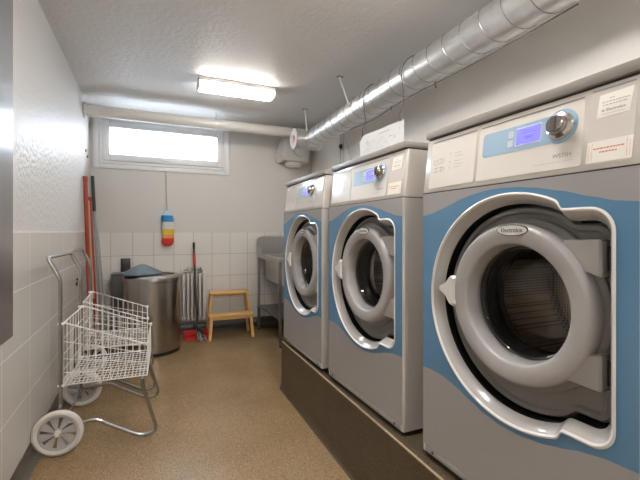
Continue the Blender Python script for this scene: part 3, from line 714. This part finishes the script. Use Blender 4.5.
c2 = dup_tree(bpy.data.objects['laundry_cart']); c2['label'] = 'second wire-basket laundry cart behind the nearer one, beside the steel bin'
c2.location = (-0.446, 3.245, 0); c2.rotation_euler = (0, 0, math.radians(0.5))
for o in (bpy.data.objects['laundry_cart'], c2): o['group'] = 'laundry carts by the left wall'

# ------------------------------------------------------------------ round steel bin and dark bin
t = thing('waste_bin', 'large round brushed steel waste bin standing beside the wire carts', 'bin', (0.045, 4.38, 0))
MB().lathe([(0, 0.001), (0.262, 0.001), (0.268, 0.008), (0.268, 0.035)], (0, 0, 0), (0, 0, 1), 'black', 64).build('base_ring', t)
MB().lathe([(0.268, 0.035), (0.272, 0.040), (0.272, 0.725)], (0, 0, 0), (0, 0, 1), 'steel_v', 64).build('body', t)
MB().lathe([(0.272, 0.7255), (0.284, 0.728), (0.286, 0.745), (0.282, 0.768), (0.262, 0.786), (0.225, 0.792), (0.215, 0.785), (0.215, 0.74)], (0, 0, 0), (0, 0, 1), 'steel_v', 64).build('rim_lid', t)
MB().lathe([(0.216, 0.778), (0.10, 0.775), (0, 0.775)], (0, 0, 0), (0, 0, 1), 'black', 48).build('opening', t)
t = thing('funnel_lid', 'blue-grey cone-shaped lid lying on top of the steel bin', 'lid', (-0.055, 4.36, 0.795))
mb = MB(); mb.lathe([(0.195, 0.004), (0.20, 0.010), (0.19, 0.020), (0.13, 0.050), (0.075, 0.080), (0.035, 0.098), (0.015, 0.104), (0, 0.105)], (0, 0, 0), (0, 0, 1), 'bluegrey', 48); mb.build('cone', t)
MB().lathe([(0, 0.0), (0.188, 0.0), (0.198, 0.004), (0.195, 0.009)], (0, 0, 0), (0, 0, 1), 'black', 48).build('underside', t)

t = thing('dark_bin', 'dark grey rectangular bin with a raised black lid behind the steel bin', 'bin', (-0.26, 4.75, 0))
mb = MB().box(-0.095, 0.08, -0.12, 0.12, 0.0005, 0.76, 'darkgrey', 0.012); mb.build('body', t)
MB().box(-0.10, 0.085, -0.125, 0.125, 0.7605, 0.78, 'darkgrey', 0.006).build('rim', t)
MB().box(-0.02, 0.08, 0.126, 0.14, 0.74, 0.93, 'black', 0.005).build('lid', t)

# ------------------------------------------------------------------ radiator, stool, broom, pan, pipes
t = thing('radiator', 'white column radiator on the tiled wall beside the steel bin', 'radiator', (0.50, 4.80, 0.0))
for i in range(6):
    x = -0.120+i*0.045
    pts = [(x, -0.035, 0.20), (x, -0.035, 0.72)]
    mb = MB()
    mb.box(x-0.013, x+0.013, -0.055, -0.015, 0.205, 0.72, 'radiator', 0.010); mb.box(x-0.013, x+0.013, 0.015, 0.055, 0.205, 0.72, 'radiator', 0.010)
    mb.box(x-0.019, x+0.019, -0.05, 0.05, 0.695, 0.735, 'radiator', 0.012); mb.box(x-0.019, x+0.019, -0.05, 0.05, 0.19, 0.23, 'radiator', 0.012)
    mb.build('column', t)
for x in (-0.085, 0.10): MB().box(x-0.01, x+0.01, 0.04, 0.10, 0.60, 0.63, 'radiator', 0.003).build('bracket', t)
rr = random.Random(5)
mb = MB(); mats = ['cord_l', 'cord', 'wire', 'wire']
for i in range(40):
    x = 0.49+rr.uniform(-0.10, 0.09); p = []
    for k in range(6): p.append((x+rr.uniform(-.04, .04), 4.79+rr.uniform(-.04, .04), 0.742+abs(rr.gauss(0, 1))*0.035))
    mb.tube(p, 0.004, mats[i % 4], 5)
tag(mb.build('tangled_strands'), 'loose tangle of pale and dark strands lying on top of the radiator', 'cleaning cloth', kind='stuff')

# low dark heating pipe along the back wall
tag(MB().tube([(-0.14, 4.852, 0.10), (2.03, 4.852, 0.10)], 0.044, 'pipe_dark', 20).build('floor_pipe'), 'thick dark grey pipe running along the foot of the back wall', 'pipe')

# step stool
t = thing('step_stool', 'two-step golden wooden stool standing by the back wall', 'step stool', (0.885, 4.61, 0), math.radians(-2))
MB().box(-0.225, 0.225, 0.015, 0.225, 0.493, 0.520, 'wood', 0.006).build('top_step', t)
MB().box(-0.250, 0.250, -0.16, 0.045, 0.255, 0.280, 'wood', 0.006).build('lower_step', t)
def leg(p, q, wx, wy):
    p, q = V(p), V(q); return MB().loft([[c+V((dx*wx/2, dy*wy/2, 0)) for dx, dy in ((-1, -1), (1, -1), (1, 1), (-1, 1))] for c in (p, q)], 'wood').add([], [], 'wood')
for s in (-1, 1):
    o = leg((s*0.245, -0.145, 0.0005), (s*0.222, -0.128, 0.2545), 0.030, 0.045); o.add([V((s*0.245+dx, -0.145+dy, 0.0005)) for dx, dy in ((-.015, -.022), (.015, -.022), (.015, .022), (-.015, .022))], [[0, 1, 2, 3]], 'wood'); o.build('leg', t, smooth=False)
    leg((s*0.235, 0.025, 0.2805), (s*0.205, 0.035, 0.4925), 0.030, 0.040).build('leg', t, smooth=False)
    leg((s*0.245, 0.195, 0.0005), (s*0.205, 0.19, 0.4925), 0.030, 0.045).build('leg', t, smooth=False)
    MB().box(s*0.232-0.012, s*0.232+0.012, -0.12, 0.19, 0.215, 0.254, 'wood', 0.003).build('side_rail', t)
    MB().box(s*0.205-0.012, s*0.205+0.012, 0.03, 0.19, 0.455, 0.492, 'wood', 0.003).build('side_rail', t)
MB().box(-0.20, 0.20, 0.188, 0.205, 0.455, 0.490, 'wood', 0.003).build('cross_rail', t)
MB().box(-0.215, 0.215, -0.145, -0.13, 0.222, 0.254, 'wood', 0.003).build('cross_rail', t)

for o in [x for x in sc.objects if x.parent == t]:
    for v_ in o.data.vertices: v_.co.y *= 0.82
# broom (brush with black pole and a red grip)
t = thing('broom', 'black handled broom with red grip leaning in front of the radiator', 'broom', (0.505, 4.54, 0))
MB().tube([(0.0, -0.02, 0.12), (-0.005, 0.29, 1.06)], 0.011, 'black', 12).build('pole', t)
pq = lambda z: V((-0.005*(z-.12)/.94, -0.02+0.31*(z-.12)/.94, z))
MB().tube([pq(0.84), pq(0.97)], 0.0145, 'red', 12).build('grip', t)
MB().tube([pq(1.03), pq(1.10)], 0.014, 'black', 12).build('end_cap', t)
hb = MB().box(-0.04, 0.075, -0.05, -0.005, 0.10, 0.15, 'black', 0.008, T=lambda c: V((c.x, c.y, c.z-c.x*0.8+0.03))).build('brush_head', t)
mb = MB(); rr = random.Random(2)
for i in range(90):
    x = rr.uniform(-0.03, 0.07); y = rr.uniform(-0.045, -0.01); z0 = 0.13-x*0.8
    mb.tube([(x, y, z0), (x+0.03+rr.uniform(-.01, .02), y+rr.uniform(-.02, .01), max(0.006, z0-0.12))], 0.0022, 'black' if i % 3 else 'wire', 4)
mb.build('bristles', t, smooth=False)
# dustpan
t = thing('dustpan', 'flat red plastic dustpan on the floor in front of the radiator', 'dustpan', (0.51, 4.645, 0), 0)
MB().box(-0.135, 0.135, -0.06, 0.10, 0.002, 0.010, 'red', 0.003).build('tray', t)
for x in (-0.132, 0.130): MB().box(x-0.0025, x+0.006, -0.055, 0.10, 0.0102, 0.065, 'red', 0.002).build('side_wall', t)
MB().box(-0.135, 0.136, 0.1002, 0.107, 0.004, 0.085, 'red', 0.002).build('rear_wall', t)

# ------------------------------------------------------------------ net bag on a cord
t = thing('hanging_net', 'long net bundle in blue, white, yellow and red hanging on a cord below the window', 'net bag', (0.205, 4.865, 1.06))
bands = [('n_red', [(0, 0), (0.03, 0.004), (0.055, 0.022), (0.064, 0.05), (0.064, 0.095)]), ('n_orange', [(0.064, 0.095), (0.062, 0.135)]), ('n_yellow', [(0.062, 0.135), (0.066, 0.16), (0.066, 0.20)]), ('n_white', [(0.066, 0.20), (0.068, 0.24), (0.066, 0.285)]), ('n_blue', [(0.066, 0.285), (0.067, 0.32), (0.058, 0.36)]), ('n_pale', [(0.058, 0.36), (0.035, 0.395), (0.012, 0.415), (0, 0.42)])]
for k, pf in bands:
    mb = MB(); mb.lathe(pf, (0, 0, 0), (0, 0, 1), k, 28)
    mb.v = [(x*(1.0+0.05*math.sin(z*40))+0.012*math.sin(z*9), y*0.55, z) for x, y, z in mb.v]
    mb.build('net_band', t, label={'n_red': 'red bottom section', 'n_orange': 'orange section', 'n_yellow': 'yellow section', 'n_white': 'white section', 'n_blue': 'blue section', 'n_pale': 'pale blue tip'}[k])
MB().tube([(-0.005, 0, 0.40), (0.0, 0.0, 0.44), (-0.01, 0.01, 0.62), (-0.015, 0.02, 0.875)], 0.0028, 'cord', 6).build('cord', t)

# ------------------------------------------------------------------ poles in the left corner
def pole(name, label, cat, b_, top, r, m, extra=None):
    b_, top = V(b_), V(top); t = thing(name, label, cat, tuple(b_)); d = top-b_
    MB().tube([(0, 0, 0.02), tuple(d)], r, m, 14).build('pole', t)
    MB().lathe([(0, -0.006), (r*.8, 0), (r*1.15, 0.01), (r*1.15, 0.05), (r, 0.052)], d*0.975, d.normalized(), m, 14).build('end_cap', t)
    if extra: extra(t, d)
    return t
def squeegee(t, d):
    MB().box(-0.025, 0.10, -0.02, 0.02, 0.015, 0.05, 'black', 0.006).build('head', t)
    MB().box(-0.025, 0.11, -0.003, 0.003, 0.0008, 0.0148, 'rubber').build('blade', t)
def mop(t, d):
    MB().box(-0.04, 0.06, -0.04, 0.04, 0.001, 0.05, 'black', 0.01).build('head', t)
def grip(t, d):
    MB().tube([tuple(d*0.80), tuple(d*1.01)], 0.017, 'black', 12).build('grip', t); mop(t, d)
pole('red_pole', 'thick red-orange pole leaning against the left wall, the taller and nearer of two', 'pole', (-0.515, 4.42, 0), (-0.557, 4.36, 1.76), 0.019, 'orange', squeegee)
pole('red_pole', 'shorter red-orange pole with a pale wooden strip, behind the taller red one', 'pole', (-0.475, 4.57, 0), (-0.545, 4.56, 1.57), 0.018, 'orange', lambda t, d: (mop(t, d), MB().tube([tuple(d*0.35+V((-0.008, -0.018, 0))), tuple(d*0.985+V((-0.008, -0.018, 0)))], 0.009, 'peach', 8).build('wooden_strip', t)))
pole('mop_pole', 'black gripped grey metal mop pole in the left back corner', 'mop', (-0.45, 4.70, 0), (-0.545, 4.80, 1.81), 0.013, 'grip', grip)
pole('mop_pole', 'thin pale metal pole beside the black gripped mop', 'mop', (-0.40, 4.84, 0), (-0.54, 4.86, 1.66), 0.010, 'cord_l', None)
# hooks and screws on the left wall
t = thing('wall_hook', 'small black double hook on the left tiled wall behind the cart handle', 'hook', (XL+0.0085, 3.98, 0.785))
MB().box(0, 0.014, -0.018, 0.018, -0.030, 0.004, 'black', 0.004).build('hook', t)
MB().box(0, 0.012, 0.026, 0.050, 0.012, 0.034, 'black', 0.004).build('knob', t)
for y, z, l in ((4.60, 2.06, 'small dark screw in the left wall beside the window, upper one'), (4.72, 2.02, 'small dark screw in the left wall beside the window, lower one')):
    tag(MB().lathe([(0, 0.012), (0.012, 0.010), (0.014, 0.0005), (0, 0.0005)], (0, 0, 0), (1, 0, 0), 'black', 12).build('screw'), l, 'screw').location = (XL, y, z)

# ------------------------------------------------------------------ steel sink bench
t = thing('sink_bench', 'stainless steel sink bench with backsplash beyond the farthest washing machine', 'sink', (1.62, 4.40, 0))
x0, x1, y0, y1 = -0.36, 0.40, -0.50, 0.42
mb = MB(); mb.box(x0, x1, y0, y0+0.08, 0.905, 0.945, 'steel_sink', 0.006).box(x0, x1, y1-0.05, y1, 0.905, 0.945, 'steel_sink', 0.006)
mb.box(x0, x0+0.09, y0+0.08, y1-0.05, 0.905, 0.945, 'steel_sink', 0.006).box(x1-0.06, x1, y0+0.08, y1-0.05, 0.905, 0.945, 'steel_sink', 0.006); mb.build('worktop', t)
hb = MB(); bx0, bx1, by0, by1 = x0+0.09, x1-0.06, y0+0.08, y1-0.05
def rg(k, z): return [V((bx0+k, by0+k, z)), V((bx1-k, by0+k, z)), V((bx1-k, by1-k, z)), V((bx0+k, by1-k, z))]
hb.loft([rg(0, 0.93), rg(0.01, 0.64), rg(0.03, 0.62)], 'steel_sink'); hb.face([[(bx0+.03, by0+.03), (bx1-.03, by0+.03), (bx1-.03, by1-.03), (bx0+.03, by1-.03)]], lambda p: V((p[0], p[1], 0.62)), 'steel_sink'); hb.build('basin', t, smooth=False)
sp = [(x0, 0.946), (x0, 1.10)]+[(x0+0.07-0.07*math.cos(k*PI/12), 1.10+0.07*math.sin(k*PI/12)) for k in range(1, 7)]+[(x1, 1.17), (x1, 0.946)]
MB().prism(sp, lambda p: V((p[0], y1-0.02, p[1])), lambda p: V((p[0], y1, p[1])), 'steel_sink').build('backsplash', t, smooth=False)
MB().box(x0, x0+0.012, y1-0.28, y1-0.021, 0.946, 1.05, 'steel_sink', 0.004).build('splash_return', t)
for x in (x0+0.02, x1-0.02):
    for y in (y0+0.03, y1-0.03):
        l_ = MB().box(x-0.014, x+0.014, y-0.014, y+0.014, 0.02, 0.905, 'steel_leg', 0.003).build('leg', t)
        MB().lathe([(0, 0.001), (0.016, 0.001), (0.018, 0.006), (0.010, 0.012), (0.010, 0.02)], (x, y, 0), (0, 0, 1), 'black', 14).build('foot', l_)
mb = MB(); mb.box(x0+0.005, x0+0.035, y0+0.045, y1-0.045, 0.29, 0.32, 'steel_leg', 0.003).box(x1-0.035, x1-0.005, y0+0.045, y1-0.045, 0.29, 0.32, 'steel_leg', 0.003)
mb.box(x0+0.035, x1-0.035, y0+0.03, y1-0.03, 0.298, 0.306, 'steel_leg'); mb.build('lower_shelf', t)

# ------------------------------------------------------------------ steel cabinet front on the left wall
t = thing('steel_cabinet', 'brushed stainless steel cabinet on the left wall, cut by the left edge of the photo', 'cabinet', (XL+0.0085, 1.50, 0.772))
MB().box(0, 0.028, -0.60, 0.585, 0.004, 1.79, 'cab_steel', 0.003).build('body', t)
MB().box(0.0285, 0.040, -0.60, 0.590, 0.0, 1.79, 'cab_steel', 0.003).build('door', t)

# ------------------------------------------------------------------ camera, light, render look
a = math.atan(172/388)
cam = bpy.data.cameras.new('camera'); co = bpy.data.objects.new('camera', cam); COL.objects.link(co)
co.location = (0, 0, H); co.rotation_euler = (PI/2, 0, -a); cam.sensor_width = 36; cam.lens = 388*36/640; cam.shift_y = -8/640; cam.clip_start = 0.02
sc.camera = co
w = bpy.data.worlds.new('world'); sc.world = w; w.use_nodes = True
bg = w.node_tree.nodes['Background']; bg.inputs[0].default_value = (0.86, 0.93, 1.0, 1); bg.inputs[1].default_value = 8.0
pl = bpy.data.lights.new('window_portal', 'AREA'); pl.shape = 'RECTANGLE'; pl.size = 1.17; pl.size_y = 0.31; pl.cycles.is_portal = True
po = bpy.data.objects.new('window_portal', pl); COL.objects.link(po); po.location = (0.19, YB+0.02, 2.243); po.rotation_euler = (-PI/2, 0, 0)
sc.view_settings.view_transform = 'Standard'; sc.view_settings.look = 'None'; sc.view_settings.gamma = 1; sc.view_settings.use_curve_mapping = False
sc.view_settings.exposure = 1.68
sc.cycles.max_bounces = 10; sc.cycles.diffuse_bounces = 6; sc.cycles.glossy_bounces = 5; sc.cycles.transparent_max_bounces = 12
sc.cycles.use_denoising = True
sc.cycles.sample_clamp_indirect = 8
